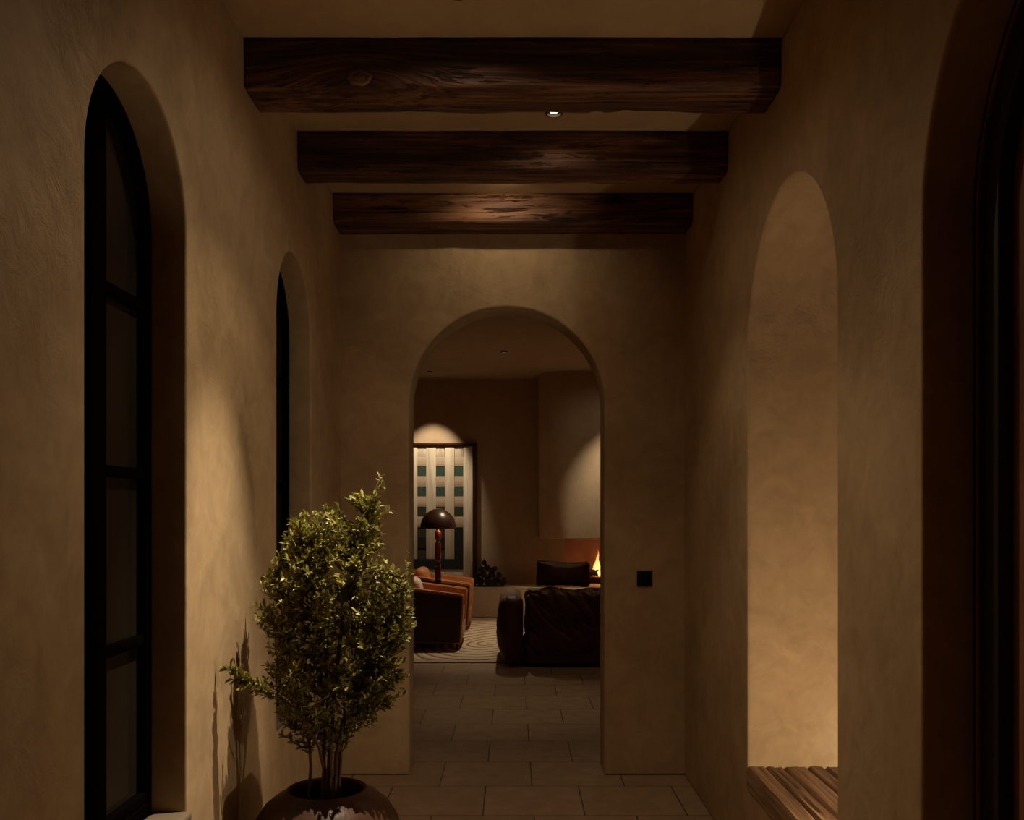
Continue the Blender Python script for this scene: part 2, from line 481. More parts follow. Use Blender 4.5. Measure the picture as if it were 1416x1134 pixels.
# ------------------------------------------------------------------ arched windows
def ring(name, u0, u1, spring, base, t, w0, w1, mat, parent, tb=None, bevel=.003):
    tb = t if tb is None else tb
    return slab(name, arch_pts(u0, u1, spring, base), [arch_pts(u0+t, u1-t, spring, base+tb)], w0, w1, 'x', mat, parent, bevel=bevel)

FX = -1.068
for wi, (a, b) in enumerate(WIN):
    r = bpy.data.objects.new('window_%d' % (wi+1), None); link(r); st(r)
    r.location = (FX, (a+b)/2, WBASE)
    inv = Matrix.Translation(r.location).inverted()
    parts = []
    parts.append(ring('window_frame', a+.001, b-.001, WSPR, WBASE+.02, .038, FX-.055, FX, M['frame_black'], None))
    cm = (a+b)/2-.02
    parts.append(box_obj('mullion', FX-.05, FX-.002, cm-.045, cm+.045, WBASE+.03, WSPR+(b-a)/2-.032, M['frame_black'], None, .003))
    for side in (0, 1):
        p0, p1 = (a+.03, cm-.045) if side == 0 else (cm+.045, b-.03)
        for zz in (2.09, 1.60, 1.116):
            parts.append(box_obj('muntin', FX-.045, FX-.008, p0, p1, zz-.015, zz+.015, M['frame_black'], None, .003))
        parts.append(box_obj('bottom_rail', FX-.05, FX-.004, p0, p1, WBASE+.055, WBASE+.09, M['frame_black'], None, .003))
    parts.append(slab('pane', arch_pts(a+.03, b-.03, WSPR, WBASE+.05), [], FX-.034, FX-.028, 'x', M['glass'], None))
    # rounded sill nosing
    bm = bmesh.new()
    o_ = .008 if wi == 0 else -.004
    add_soft(bm, ((-W+FX)/2+o_, (a+b)/2, WBASE+.008), ((FX+W)/-2+o_+.002, (b-a)/2+(.006 if wi == 0 else -.004), .018), .016, N=6)
    parts.append(mesh_obj('window_sill', bm, M['sill']))
    for p in parts:
        p.parent = r; p.matrix_parent_inverse = inv

# ------------------------------------------------------------------ door on the right
dr = bpy.data.objects.new('door_1', None); link(dr); st(dr); dr.location = (1.1, (DOOR[0]+DOOR[1])/2, 0)
inv = Matrix.Translation(dr.location).inverted()
dps = []
dps.append(ring('door_frame', DOOR[0]+.001, DOOR[1]-.001, DOOR[2], 0.002, .105, 1.09, 1.16, M['door_frame'], None, tb=0.0005))
dps.append(ring('frame_bead', DOOR[0]+.018, DOOR[1]-.018, DOOR[2], 0.002, .008, 1.082, 1.092, M['door'], None, tb=0.0005, bevel=.002))
n_pl = 7; y0, y1 = DOOR[0]+.1, DOOR[1]-.1
Rr = (y1-y0)/2
for k in range(n_pl):
    a = y0+(y1-y0)*k/n_pl+.002; b = y0+(y1-y0)*(k+1)/n_pl-.002
    top = []
    for j in range(7):
        yy = b+(a-b)*j/6
        top.append((yy, DOOR[2]+math.sqrt(max(0, Rr*Rr-(yy-(y0+y1)/2)**2))))
    dps.append(slab('door_plank', [(a, .01), (b, .01)]+top, [], 1.125, 1.155, 'x', M['door'], None, bevel=.003))
h = bmesh.new(); add_tube(h, [(1.125, y0+.07, 1.0), (1.085, y0+.07, 1.0), (1.075, y0+.07, 1.02), (1.075, y0+.07, 1.22), (1.085, y0+.07, 1.24), (1.125, y0+.07, 1.24)], .009, 8)
dps.append(mesh_obj('door_handle', h, M['black_metal']))
for p in dps: p.parent = dr; p.matrix_parent_inverse = inv

# ------------------------------------------------------------------ ceiling beams
def beam(y0, y1, zb, seed, label, knot=None, chips=()):
    root = thing('ceiling_beam', label, 'beam', (0, (y0+y1)/2, HC), 0, 'exposed ceiling beams')
    bm = bmesh.new()
    L = W-.002; NX = 220
    D = (y1-y0)/2; H = HC-zb
    ns = 10
    prof = []   # going round: top front -> bottom front -> bottom back -> top back
    for i in range(ns+1): prof.append(('f', -D, -H*i/ns))
    for i in range(1, ns+1): prof.append(('b', -D+2*D*i/ns, -H))
    for i in range(1, ns+1): prof.append(('k', D, -H+H*i/ns))
    rows = []
    for i in range(NX+1):
        x = -L+2*L*i/NX
        row = []
        for side, py, pz in prof:
            v = Vector((x, py, pz))
            q = Vector((x*1.6+seed, py*5, pz*5))
            d = noise.noise(q)*.004 + noise.noise(Vector((x*7+seed*2, py*16, pz*16)))*.0022 + noise.noise(Vector((x*2.5, py*60, pz*60+seed)))*.0016
            df = abs(py+D); db = abs(pz+H); dk = abs(py-D)
            # soften front and rear arrises with an irregular waney edge
            e1 = max(0, 1-math.hypot(df, db)/.035); e2 = max(0, 1-math.hypot(dk, db)/.035)
            w1 = .007+.010*max(0, noise.noise(Vector((x*3.1+seed*5, 0, 1))))+.008*max(0, noise.noise(Vector((x*11+seed*5, 3, 1)))-.15)
            w2 = .006+.010*max(0, noise.noise(Vector((x*2.7+seed*7, 9, 1))))
            for (cx, wd, s) in chips:
                w2 += s*max(0, 1-abs(x-cx)/wd)
            if side == 'f': v.y += d
            elif side == 'k': v.y += d
            else: v.z += d
            if pz == 0: v.z = 0
            v.y += e1*w1; v.z += e1*w1
            v.y -= e2*w2; v.z += e2*w2
            # weathered shelf line on the face
            if side == 'f':
                ln = -H*.80+.012*noise.noise(Vector((x*1.7+seed, 5, 5)))
                v.y += .004*math.exp(-((pz-ln)/.006)**2)
            row.append(bm.verts.new(v))
        rows.append(row)
    for A, B in zip(rows, rows[1:]):
        for j in range(len(prof)-1):
            bm.faces.new((A[j], A[j+1], B[j+1], B[j]))
        bm.faces.new((A[-1], A[0], B[0], B[-1]))
    bm.faces.new(rows[0]); bm.faces.new(list(reversed(rows[-1])))
    bmesh.ops.recalc_face_normals(bm, faces=bm.faces[:])
    # distinct grain per beam
    m = M['beam'].copy(); m.name = 'beam_wood'
    for n in m.node_tree.nodes:
        if n.type == 'MAPPING': n.inputs['Location'].default_value = (seed*3.1, seed*1.7, seed*.9)
    if knot:      # grain sweeps round the knot
        nt = m.node_tree
        tc = [n for n in nt.nodes if n.type == 'TEX_COORD'][0]
        def vm(op, a, b=None):
            n = nt.nodes.new('ShaderNodeVectorMath'); n.operation = op
            nt.links.new(a, n.inputs[0])
            if b is not None: n.inputs[1].default_value = b
            return n
        off = vm('SUBTRACT', tc.outputs['Object'], (knot[0], 0, knot[1]))
        sca = vm('MULTIPLY', off.outputs[0], (4.2, 0, 11))
        ln = vm('LENGTH', sca.outputs[0])
        sq = N(nt, 'ShaderNodeMath', operation='MULTIPLY'); nt.links.new(ln.outputs['Value'], sq.inputs[0]); nt.links.new(ln.outputs['Value'], sq.inputs[1])
        ng = N(nt, 'ShaderNodeMath', operation='MULTIPLY'); ng.inputs[1].default_value = -1; nt.links.new(sq.outputs[0], ng.inputs[0])
        ex = N(nt, 'ShaderNodeMath', operation='EXPONENT'); nt.links.new(ng.outputs[0], ex.inputs[0])
        am = N(nt, 'ShaderNodeMath', operation='MULTIPLY'); am.inputs[1].default_value = -.11; nt.links.new(ex.outputs[0], am.inputs[0])
        cb = nt.nodes.new('ShaderNodeCombineXYZ'); nt.links.new(am.outputs[0], cb.inputs[2])
        ad = nt.nodes.new('ShaderNodeVectorMath'); nt.links.new(tc.outputs['Object'], ad.inputs[0]); nt.links.new(cb.outputs[0], ad.inputs[1])
        for n in list(nt.nodes):
            if n.type == 'MAPPING': nt.links.new(ad.outputs[0], n.inputs['Vector'])
    mesh_obj('timber', bm, m, root)
    if knot:
        kx, kz = knot
        bm = bmesh.new()
        for rr, zz in ((.030, .0045),):
            rings = []
            nn = 26
            for (r, dy) in ((.036, 0), (.030, .005), (.024, .0035), (.020, .001), (.014, .004), (0.0001, .005)):
                rings.append([bm.verts.new((kx+r*1.25*math.cos(2*PI*i/nn)*(1+.12*math.sin(2*i)), -D-dy+.001, kz+r*.85*math.sin(2*PI*i/nn)*(1+.1*math.sin(i*1.3)))) for i in range(nn)])
            for A, B in zip(rings, rings[1:]):
                for i in range(nn): bm.faces.new((A[i], A[(i+1) % nn], B[(i+1) % nn], B[i]))
        bmesh.ops.recalc_face_normals(bm, faces=bm.faces[:])
        mesh_obj('knot', bm, M['knot'], root)
    return root
beam(3.414, 3.650, 3.008, 1.3, 'nearest and largest dark rough timber beam under the corridor ceiling, with a round knot on its face',
     knot=(-.55, -.144), chips=((.32, .03, .010), (.43, .035, .012), (.1, .2, .003), (-.4, .15, .003)))
beam(4.261, 4.456, 3.012, 5.7, 'middle dark timber ceiling beam, almost black on its left half', chips=((.30, .08, .012), (-.1, .3, .002)))
beam(5.100, 5.340, 3.030, 9.2, 'farthest dark timber ceiling beam, close against the end wall above the arched doorway')

# ------------------------------------------------------------------ recessed ceiling downlights
def spot(root, power, ang, blend, col, at, aim=None, rad=.02, name='downlight_lamp'):
    l = bpy.data.lights.new(name, 'SPOT')
    l.energy = power; l.color = col; l.spot_size = math.radians(ang); l.spot_blend = blend
    l.shadow_soft_size = rad
    o = link(bpy.data.objects.new(name, l), root)
    o.location = at
    if aim:
        d = Vector(aim) - (Vector(root.location)+Vector(at))
        o.rotation_euler = d.to_track_quat('-Z', 'Y').to_euler()
def downlight(x, y, z, label, power, ang=95, blend=.18, col=(1, .78, .52), aim=None, R=.033, group='recessed ceiling downlights', spill=0, spill_ang=166, rad=.02):
    root = thing('ceiling_downlight', label, 'ceiling light', (x, y, z), 0, group)
    bm = bmesh.new()
    prof = [(.023, -.003), (.0235, -.001), (R+.005, -.001), (R+.005, -.014), (R+.002, -.018), (R-.002, -.017), (R-.003, -.005), (.023, -.003)]
    add_lathe(bm, prof, 40, caps=False)
    mesh_obj('trim_ring', bm, M['trim_metal'], root, sharp=40)
    bm = bmesh.new()
    add_lathe(bm, [(.0228, -.0032), (.0001, -.0032)], 28, caps=False)
    mesh_obj('lens', bm, M['lens'], root)
    spot(root, power, ang, blend, col, (0, 0, -.025), aim, rad)
    if spill: spot(root, spill, spill_ang, .6, col, (0, 0, -.025), rad=.03)
    return root
WARM = (1, .79, .52)
d1 = downlight(-.18, 3.10, HC, 'small round recessed downlight in the ceiling in front of the nearest beam', 300, 37, 1., (1, .83, .60), aim=(-.965, 3.06, .30), spill=8, spill_ang=160, rad=.007)
spot(d1, 21, 94, .35, WARM, (0, 0, -.025), name='downlight_halo')
spot(d1, 34, 104, 1., WARM, (0, 0, -.025), aim=(-.18, 1.75, .9), name='downlight_front')
downlight(.175, 4.04, HC, 'small round glowing downlight between the nearest and the middle beam', 13, 88, .5, WARM, spill=2)
d3 = downlight(-.05, 4.74, HC, 'small round recessed downlight between the middle and the farthest beam', 3, 60, .3, WARM)
spot(d3, 6.2, 118, 1., WARM, (0, 0, -.025), aim=(-.05, 5.34, 2.85), rad=.012, name='downlight_halo')

# ------------------------------------------------------------------ light switch
sw = thing('light_switch', 'square black switch plate on the wall right of the arched doorway', 'light switch', ((891-709)*YB/1316, YB, 1.5-(800-703)*YB/1316))
bm = bmesh.new(); add_box(bm, -.0425, .0425, -.009, -.0005, -.0425, .0425, .002)
mesh_obj('plate', bm, M['black_metal'], sw, sharp=40)
for sx in (-1, 1):
    bm = bmesh.new(); add_box(bm, sx*.0185-.016, sx*.0185+.016, -.012, -.009, -.034, .034, .001)
    mesh_obj('rocker', bm, M['black_metal'], sw, sharp=40)

# ------------------------------------------------------------------ niche seat
bs = thing('bench_seat', 'weathered wooden plank seat with deep cracks in the lit arched niche', 'bench', (1.2, (NICHE[0]+NICHE[1])/2, .347))
n_b = 6
xs = [.960, 1.045, 1.115, 1.215, 1.285, 1.385, 1.495]
for k in range(n_b):
    bm = bmesh.new()
    x0, x1 = xs[k]+.0025, xs[k+1]-.0025
    NY, NXX = 60, 8
    yy0, yy1 = NICHE[0]+.003, NICHE[1]-.003
    top = []; bot = []
    for j in range(NY+1):
        y = yy0+(yy1-yy0)*j/NY
        rt, rb = [], []
        wob = .006*noise.noise(Vector((k*9.1, y*3, 0)))
        wob2 = .006*noise.noise(Vector(((k+1)*9.1, y*3, 0)))
        for i in range(NXX+1):
            u = i/NXX
            xa = x0+(wob if k else .002*noise.noise(Vector((0, y*9, 4)))); xb = x1+wob2*(k < n_b-1)
            x = xa+(xb-xa)*u
            e = min(u, 1-u)
            z = .437-.010*max(0, 1-e/.13)**2 + .0035*noise.noise(Vector((x*50, y*3, k))) + .003*noise.noise(Vector((x*14, y*4, k)))
            z -= .007*max(0, 1-abs(u-.5-.25*noise.noise(Vector((k*4, y*2.2, 1))))/.06)*(k % 2)
            rt.append(bm.verts.new((x-1.2, y-bs.location.y, z-.347)))
            rb.append(bm.verts.new((x-1.2, y-bs.location.y, .0015)))
        top.append(rt); bot.append(rb)
    for j in range(NY):
        for i in range(NXX):
            bm.faces.new((top[j][i], top[j][i+1], top[j+1][i+1], top[j+1][i]))
            bm.faces.new((bot[j][i], bot[j+1][i], bot[j+1][i+1], bot[j][i+1]))
        bm.faces.new((top[j][0], top[j+1][0], bot[j+1][0], bot[j][0]))
        bm.faces.new((top[j][-1], bot[j][-1], bot[j+1][-1], top[j+1][-1]))
    bm.faces.new([top[0][i] for i in range(NXX, -1, -1)]+[bot[0][i] for i in range(NXX+1)])
    bm.faces.new([top[-1][i] for i in range(NXX+1)]+[bot[-1][i] for i in range(NXX, -1, -1)])
    bmesh.ops.recalc_face_normals(bm, faces=bm.faces[:])
    mesh_obj('plank', bm, M['bench'], bs, sharp=50)

# uplights standing on the seat, behind the near jamb
for k, (ux, uy, pw) in enumerate(((1.40, 2.93, 19), (1.43, 3.76, .35))):
    up = thing('niche_uplight', ('small round uplight on the plank seat at the end of the niche nearer the door', 'small round uplight on the plank seat at the end of the niche nearer the doorway')[k], 'uplight', (ux, uy, .4415), 0, 'uplights in the niche')
    bm = bmesh.new(); add_lathe(bm, [(.03, 0), (.03, .04), (.024, .044), (.022, .036), (.0001, .036)], 28)
    mesh_obj('housing', bm, M['trim_metal'], up, sharp=40)
    bm = bmesh.new(); add_lathe(bm, [(.021, .0375), (.012, .0395), (.0001, .040)], 24, caps=False)
    mesh_obj('lens', bm, M['lens'], up)
    l = bpy.data.lights.new('niche_lamp', 'POINT'); l.energy = pw; l.color = (1, .90, .66) if k == 0 else (1, .93, .80); l.shadow_soft_size = .02
    o = link(bpy.data.objects.new('niche_lamp', l), up); o.location = (0, 0, .12 if k == 0 else .065)

# ------------------------------------------------------------------ potted shrub
PD = 3.30; PX = (452-709)*PD/1316
def P(px, py, dy=0): return Vector(((px-709)*(PD+dy)/1316, PD+dy, 1.5-(py-703)*(PD+dy)/1316))
RIMZ = 1.5-(1091-703)*PD/1316
shrub = thing('potted_shrub', 'leafy olive green shrub in a wide round glazed brown pot by the left wall', 'potted plant', (PX, PD, 0))
bm = bmesh.new()
r0 = .131
prof = [(.10, .0), (.150, .004), (.20, .05), (.243, .13), (.264, .22), (.270, .30), (.264, .365), (.245, .425), (.212, .475), (.175, .505), (.150, .518), (.136, RIMZ+.004),
        (r0, RIMZ+.002), (.126, RIMZ-.006), (.135, .49), (.16, .46), (.17, .44)]
prof = [(r, z if z > .45 or r > 0.2 else z) for r, z in prof]
add_lathe(bm, prof, 72, caps=False)
bm.faces.new([v for v in reversed(bm.verts[:72])])
mesh_obj('pot', bm, M['pot'], shrub, sharp=60)
bm = bmesh.new()
rings = add_lathe(bm, [(.160, .458), (.12, .463), (.06, .467), (.0001, .468)], 40, caps=False)
for v in bm.verts: v.co.z += .004*noise.noise(v.co*60)
mesh_obj('soil', bm, M['soil'], shrub)
def loc(p): return Vector(p) - Vector((PX, PD, 0))
rnd.seed(11)
# trunks from the soil, fanning to points in the crown
trunks = [([(447, 1108), (447, 1040), (446, 960), (436, 860), (418, 760)], -.02, .0085),
          ([(456, 1100), (458, 1030), (465, 940), (478, 830), (500, 725), (524, 668)], .00, .010),
          ([(463, 1098), (468, 1030), (490, 950), (528, 880), (556, 800)], -.03, .009),
          ([(428, 1096), (430, 1050), (424, 1000), (404, 920), (385, 830)], .03, .007),
          ([(469, 1096), (473, 1030), (478, 970), (488, 880), (478, 760), (470, 715)], .05, .008),
          ([(452, 1095), (455, 1020), (452, 940), (450, 840), (448, 740)], .07, .008),
          ([(447, 1060), (436, 1025), (405, 975), (360, 945), (318, 925)], -.10, .005)]
TR = []
for pts, dy, r in trunks:
    c = []
    for k, (px, py) in enumerate(pts):
        f = k/(len(pts)-1)
        c.append(loc(P(px, py, (dy*.5 if k == 0 else dy*(1+1.2*f)))))
    # smooth
    fine = []
    for k in range(len(c)-1):
        p0 = c[max(k-1, 0)]; p1 = c[k]; p2 = c[k+1]; p3 = c[min(k+2, len(c)-1)]
        for s in range(6):
            t = s/6
            fine.append(.5*((2*p1)+(-p0+p2)*t+(2*p0-5*p1+4*p2-p3)*t*t+(-p0+3*p1-3*p2+p3)*t**3))
    fine.append(c[-1])
    if pts[0][1] > 1080:
        f0 = fine[0].copy(); f0.z = .455; fine.insert(0, f0)
    n = len(fine)
    for k in range(2, n): fine[k] += Vector((noise.noise(fine[k]*14), noise.noise(fine[k]*14+Vector((5, 0, 0))), 0))*.006
    rad = [r*(1-.8*k/(n-1)) for k in range(n)]
    bm = bmesh.new(); add_tube(bm, fine, rad, 8)
    mesh_obj('stem', bm, M['twig'], shrub)
    TR.append((fine, rad))
# crown outline in photo rows: (row, left, right)
rows = [(680, 487, 530), (700, 456, 532), (715, 400, 532), (735, 392, 535), (760, 385, 535), (785, 366, 562), (810, 364, 574), (850, 362, 574), (880, 372, 572),
        (920, 376, 568), (950, 380, 560), (975, 384, 540), (1000, 392, 505), (1025, 408, 484), (1040, 425, 470)]
def lr(y):
    for a, b in zip(rows, rows[1:]):
        if a[0] <= y <= b[0]:
            t = (y-a[0])/(b[0]-a[0])
            return a[1]+(b[1]-a[1])*t, a[2]+(b[2]-a[2])*t
    return None
twigs = bmesh.new(); leaves = bmesh.new()
tone = leaves.verts.layers.float.new('tone')
def leaf(p, d, L, wd, up, tn):
    d = d.normalized(); s = d.cross(up)
    if s.length < 1e-3: s = d.cross(Vector((1, 0, 0)))
    s.normalize(); u = s.cross(d).normalized()
    a = [leaves.verts.new(p), leaves.verts.new(p+d*L*.30+s*wd*.42+u*wd*.15), leaves.verts.new(p+d*L*.68+s*wd*.42+u*wd*.15),
         leaves.verts.new(p+d*L+u*wd*-.1), leaves.verts.new(p+d*L*.68-s*wd*.42+u*wd*.15), leaves.verts.new(p+d*L*.30-s*wd*.42+u*wd*.15),
         leaves.verts.new(p+d*L*.30), leaves.verts.new(p+d*L*.68)]
    for v in a: v[tone] = tn
    leaves.faces.new((a[0], a[6], a[1])); leaves.faces.new((a[6], a[7], a[2], a[1])); leaves.faces.new((a[7], a[3], a[2]))
    leaves.faces.new((a[0], a[5], a[6])); leaves.faces.new((a[6], a[5], a[4], a[7])); leaves.faces.new((a[7], a[4], a[3]))
def twig(tip, length=None, dens=1.):
    # root: nearest trunk point lying lower than the tip
    best = None
    for fine, rad in TR:
        for q in fine[4:]:
            dz = tip.z-q.z
            dd = (tip-q).length + (0 if dz > .03 else (.03-dz)*2.5)
            if best is None or dd < best[0]: best = (dd, q)
    q = best[1]
    if (tip-q).length > .30: q = tip+(q-tip)*(.30/(tip-q).length)
    mid = q.lerp(tip, .5)+Vector((rnd.uniform(-1, 1), rnd.uniform(-1, 1), rnd.uniform(-1.2, .2)))*.015
    pts = []
    for k in range(7):
        t = k/6
        pts.append(q*(1-t)**2+mid*2*t*(1-t)+tip*t*t)
    add_tube(twigs, pts, [.0022*(1-.65*k/6) for k in range(7)], 4)
    tot = (tip-q).length
    nl = max(7, int(tot/.0072*dens))
    for k in range(nl):
        t = .22+.78*(k+rnd.random())/nl
        t = min(1, t)
        p = q*(1-t)**2+mid*2*t*(1-t)+tip*t*t
        ax = ((mid-q)*(1-t)+(tip-mid)*t).normalized()
        rv = Vector((rnd.gauss(0, 1), rnd.gauss(0, 1), rnd.gauss(0, 1))).normalized()
        side = (rv-ax*rv.dot(ax)).normalized()
        d = ax*rnd.uniform(.35, 1.1)+side+Vector((0, 0, .35))
        L = rnd.uniform(.017, .030)
        leaf(p, d, L, L*rnd.uniform(.38, .52), Vector((rnd.gauss(0, .5), rnd.gauss(0, .5), 1)).normalized(), min(1, max(0, rnd.gauss(.45, .24))))
n = 0
while n < 1350:
    y = rnd.uniform(682, 1035)
    l_, r_ = lr(y)
    if rnd.random() > (r_-l_)/205: continue
    x = rnd.uniform(l_+5, r_-5)
    # notch between main crown and the right arm of the shrub
    if x > 535 and y < 790+abs(x-558)*1.6: continue
    if noise.noise(Vector((x/26, y/30, 2.2))) < -.42: continue
    cx = (l_+r_)/2; hw = (r_-l_)/2*PD/1316
    u = (x-cx)/((r_-l_)/2)
    dep = math.sqrt(max(0, 1-u*u))*min(.20, hw*.85)
    dy = rnd.uniform(-1, 1); dy = math.copysign(abs(dy)**.6, dy)*dep
    twig(loc(P(x, y, dy+.01))); n += 1
# single sprigs that stick out of the outline
for (x, y) in ((525, 657), (532, 672), (519, 690), (541, 706), (480, 690), (490, 684), (404, 716), (410, 722), (438, 712), (455, 702), (368, 792), (362, 806), (366, 838), (563, 775), (568, 790),
               (575, 812), (574, 845), (573, 868), (308, 922), (318, 918), (330, 940), (318, 938), (345, 948), (342, 936), (356, 950), (372, 962), (390, 1016), (398, 1018), (415, 1030), (520, 998), (545, 975),
               (560, 960), (565, 935), (384, 985), (392, 1000), (450, 1030), (474, 1022), (551, 790), (540, 815), (548, 830), (558, 850), (546, 870), (556, 900), (550, 925), (540, 945)):
    twig(loc(P(x, y, rnd.uniform(-.05, .05) if x > 348 else rnd.uniform(-.23, -.19))), dens=1.1)
for k in range(26):
    t = rnd.random()
    x = 312+64*t+rnd.uniform(-5, 5); y = 924+34*t+rnd.uniform(-16, 14)
    twig(loc(P(x, y, -.21+.12*t if x > 340 else rnd.uniform(-.23, -.2))), dens=1.2)
for k in range(22):
    y = rnd.uniform(800, 1010); l_, r_ = lr(y)
    twig(loc(P(l_-rnd.uniform(0, 11), y, rnd.uniform(-.08, .16))))
mesh_obj('twigs', twigs, M['twig'], shrub)
fo = mesh_obj('foliage', leaves, M['leaf'], shrub, smooth=False)

# ------------------------------------------------------------------ living room: fireplace
fp = thing('fireplace', 'cream plaster fireplace with a hanging rounded hood, rust coloured firebox and long low ledge', 'fireplace', (1.4, YE-.3, 0))
inv = Matrix.Translation(fp.location).inverted()
def under(o, p):
    o.parent = p; o.matrix_parent_inverse = Matrix.Translation(p.location).inverted(); return o
HX0, HX1, HY = .362, 2.70, 12.80
rc = .42
plan = [(HX1, YE-.002), (HX1, HY+rc)]
for i in range(15):
    a = -PI/2*i/14; plan.append((HX1-rc+rc*math.cos(a), HY+rc+rc*math.sin(a)))
for i in range(15):
    a = -PI/2-PI/2*i/14; plan.append((HX0+rc+rc*math.cos(a), HY+rc+rc*math.sin(a)))
plan.append((HX0, YE-.002))
bm = bmesh.new()
zs = [1.09, 1.094, 1.102, 3.348]; ins = [.012, .004, 0, 0]
rg = []
ccx, ccy = (HX0+HX1)/2, 13.3
for z, s in zip(zs, ins):
    rg.append([bm.verts.new((x+(s if x < ccx else -s), y+(s if y < 13.4 else 0), z)) for x, y in plan])
for A, B in zip(rg, rg[1:]):
    for i in range(len(A)): bm.faces.new((A[i], A[(i+1) % len(A)], B[(i+1) % len(A)], B[i]))
bm.faces.new(rg[0]); bm.faces.new(rg[-1])
bmesh.ops.recalc_face_normals(bm, faces=bm.faces[:])
under(mesh_obj('hood', bm, M['plaster_room'], sharp=35), fp)
under(box_obj('hearth_ledge', -RX+.005, RX-.005, 13.07, YE-.002, .002, .41, M['plaster_room'], None, .008, 3), fp)
bm = bmesh.new()
add_box(bm, FBX0-.05, FBX1+.05, YE+.502, YE+.55, FBZ0-.05, FBZ1+.05)
add_box(bm, FBX0-.05, FBX0-.001, YE+.101, YE+.50, FBZ0-.05, FBZ1+.05)
add_box(bm, FBX1+.001, FBX1+.05, YE+.101, YE+.50, FBZ0-.05, FBZ1+.05)
add_box(bm, FBX0-.05, FBX1+.05, YE+.101, YE+.50, FBZ1+.001, FBZ1+.05)
add_box(bm, FBX0, FBX1, YE, YE+.50, FBZ0-.05, FBZ0-.002)
under(mesh_obj('firebox', bm, M['firebrick'], smooth=False), fp)

# fire logs and flames
def log_mesh(L, r, seed, n=14, m=8):
    bm = bmesh.new(); rg = []
    for k in range(m+1):
        x = -L/2+L*k/m; ring_ = []
        for i in range(n):
            a = 2*PI*i/n
            rr = r*(1+.45*noise.noise(Vector((math.cos(a)*1.3+seed, math.sin(a)*1.3, x*5)))+.08*noise.noise(Vector((math.cos(a)*4+seed, math.sin(a)*4, x*20))))
            ring_.append(bm.verts.new((rr*math.cos(a), x, rr*math.sin(a))))
        rg.append(ring_)
    for A, B in zip(rg, rg[1:]):
        for i in range(n): bm.faces.new((A[i], A[(i+1) % n], B[(i+1) % n], B[i]))
    e0 = bm.faces.new(rg[0]); e1 = bm.faces.new(list(reversed(rg[-1])))
    bmesh.ops.recalc_face_normals(bm, faces=bm.faces[:])
    return bm, (e0, e1)
def log_obj(name, L, r, seed, m1, m2):
    bm, ends = log_mesh(L, r, seed)
    bm.faces.ensure_lookup_table()
    idx = [f.index for f in bm.faces if len(f.verts) > 4]
    bm.faces.index_update(); idx = [i for i, f in enumerate(bm.faces) if len(f.verts) > 4]
    o = mesh_obj(name, bm, m1, sharp=50)
    o.data.materials.append(m2)
    for i in idx: o.data.polygons[i].material_index = 1
    return o
FXc, FYc = 1.36, YE+.20
for (x, y, z, rz, rx, L) in ((1.16, FYc-.02, .455, 1.25, 0, .36), (1.38, FYc+.05, .455, 1.70, 0, .40), (1.27, FYc, .548, 1.45, .05, .42)):
    o = log_obj('fire_log', L, .042, x*7, M['char'], M['ember'])
    o.location = (x, y, z+.012); o.rotation_euler = (rx, 0, rz)
    tag(o, 'charred log burning in the firebox under the flames', 'log', 'burning logs in the fireplace')
fire = thing('fire', 'bright orange flames rising in the firebox at the doorway edge', 'fire', (FXc, FYc, .50))
def flame(x, y, h, w, seed):
    bm = bmesh.new(); rg = []
    n = 12; m = 22
    for k in range(m+1):
        t = k/m
        r = w*(math.sin(PI*min(1, t*.9+.12))**.8)*(1-t)**.55+.0006
        ox = .35*w*noise.noise(Vector((seed, t*3.1, 0)))*t*4; oy = .3*w*noise.noise(Vector((seed+9, t*2.3, 0)))*t*2
        rg.append([bm.verts.new((x+ox+r*math.cos(2*PI*i/n)*(1+.3*noise.noise(Vector((i, t*6, seed)))), y+oy+r*.6*math.sin(2*PI*i/n), h*t)) for i in range(n)])
    for A, B in zip(rg, rg[1:]):
        for i in range(n): bm.faces.new((A[i], A[(i+1) % n], B[(i+1) % n], B[i]))
    bm.faces.new(rg[0]); bm.faces.new(rg[-1])
    bmesh.ops.recalc_face_normals(bm, faces=bm.faces[:])
    mesh_obj('flame', bm, M['flame'], fire)
for a in ((-.150, 0, .33, .022, 1), (-.115, .03, .42, .030, 2.7), (-.065, -.02, .40, .040, 4.1), (-.185, .01, .20, .015, 6.2), (0, .02, .42, .042, 8.8), (.07, 0, .33, .034, 3.3), (.14, .02, .24, .028, 5.5), (-.10, -.05, .16, .03, 7.1)):
    flame(*a)
l = bpy.data.lights.new('fire_light', 'POINT'); l.energy = 4.5; l.color = (1, .52, .24); l.shadow_soft_size = .1
o = link(bpy.data.objects.new('fire_light', l), fire); o.location = (-.02, -.22, .22)

# firewood pile on the ledge
spots = []
z0 = .4105
for x, z, r in ((-.55, .045, .040), (-.455, .052, .047), (-.345, .058, .052), (-.235, .050, .045), (-.135, .050, .044), (-.50, .134, .040), (-.405, .150, .046), (-.295, .148, .047), (-.195, .136, .040),
                (-.445, .232, .038), (-.355, .242, .044), (-.262, .226, .034), (-.40, .315, .034)):
    spots.append((x, 13.38, z0+z, r))
for i, (x, y, z, r) in enumerate(spots):
    o = log_obj('firewood_log', .30+.06*rnd.random(), r*.96, i*3.7, M['bark'], M['log_end'])
    o.location = (x, y, z+.009); o.rotation_euler = (0, rnd.uniform(0, 6), rnd.uniform(-.12, .12))
    tag(o, 'dark firewood log in the pile on the pale fireplace ledge beside the framed weaving', 'log', 'firewood logs on the fireplace ledge')
bm = bmesh.new()
add_tube(bm, [(-.375, 13.33, z0+.30), (-.385, 13.32, z0+.35), (-.40, 13.31, z0+.385), (-.395, 13.31, z0+.40)], [.006, .005, .004, .002], 6)
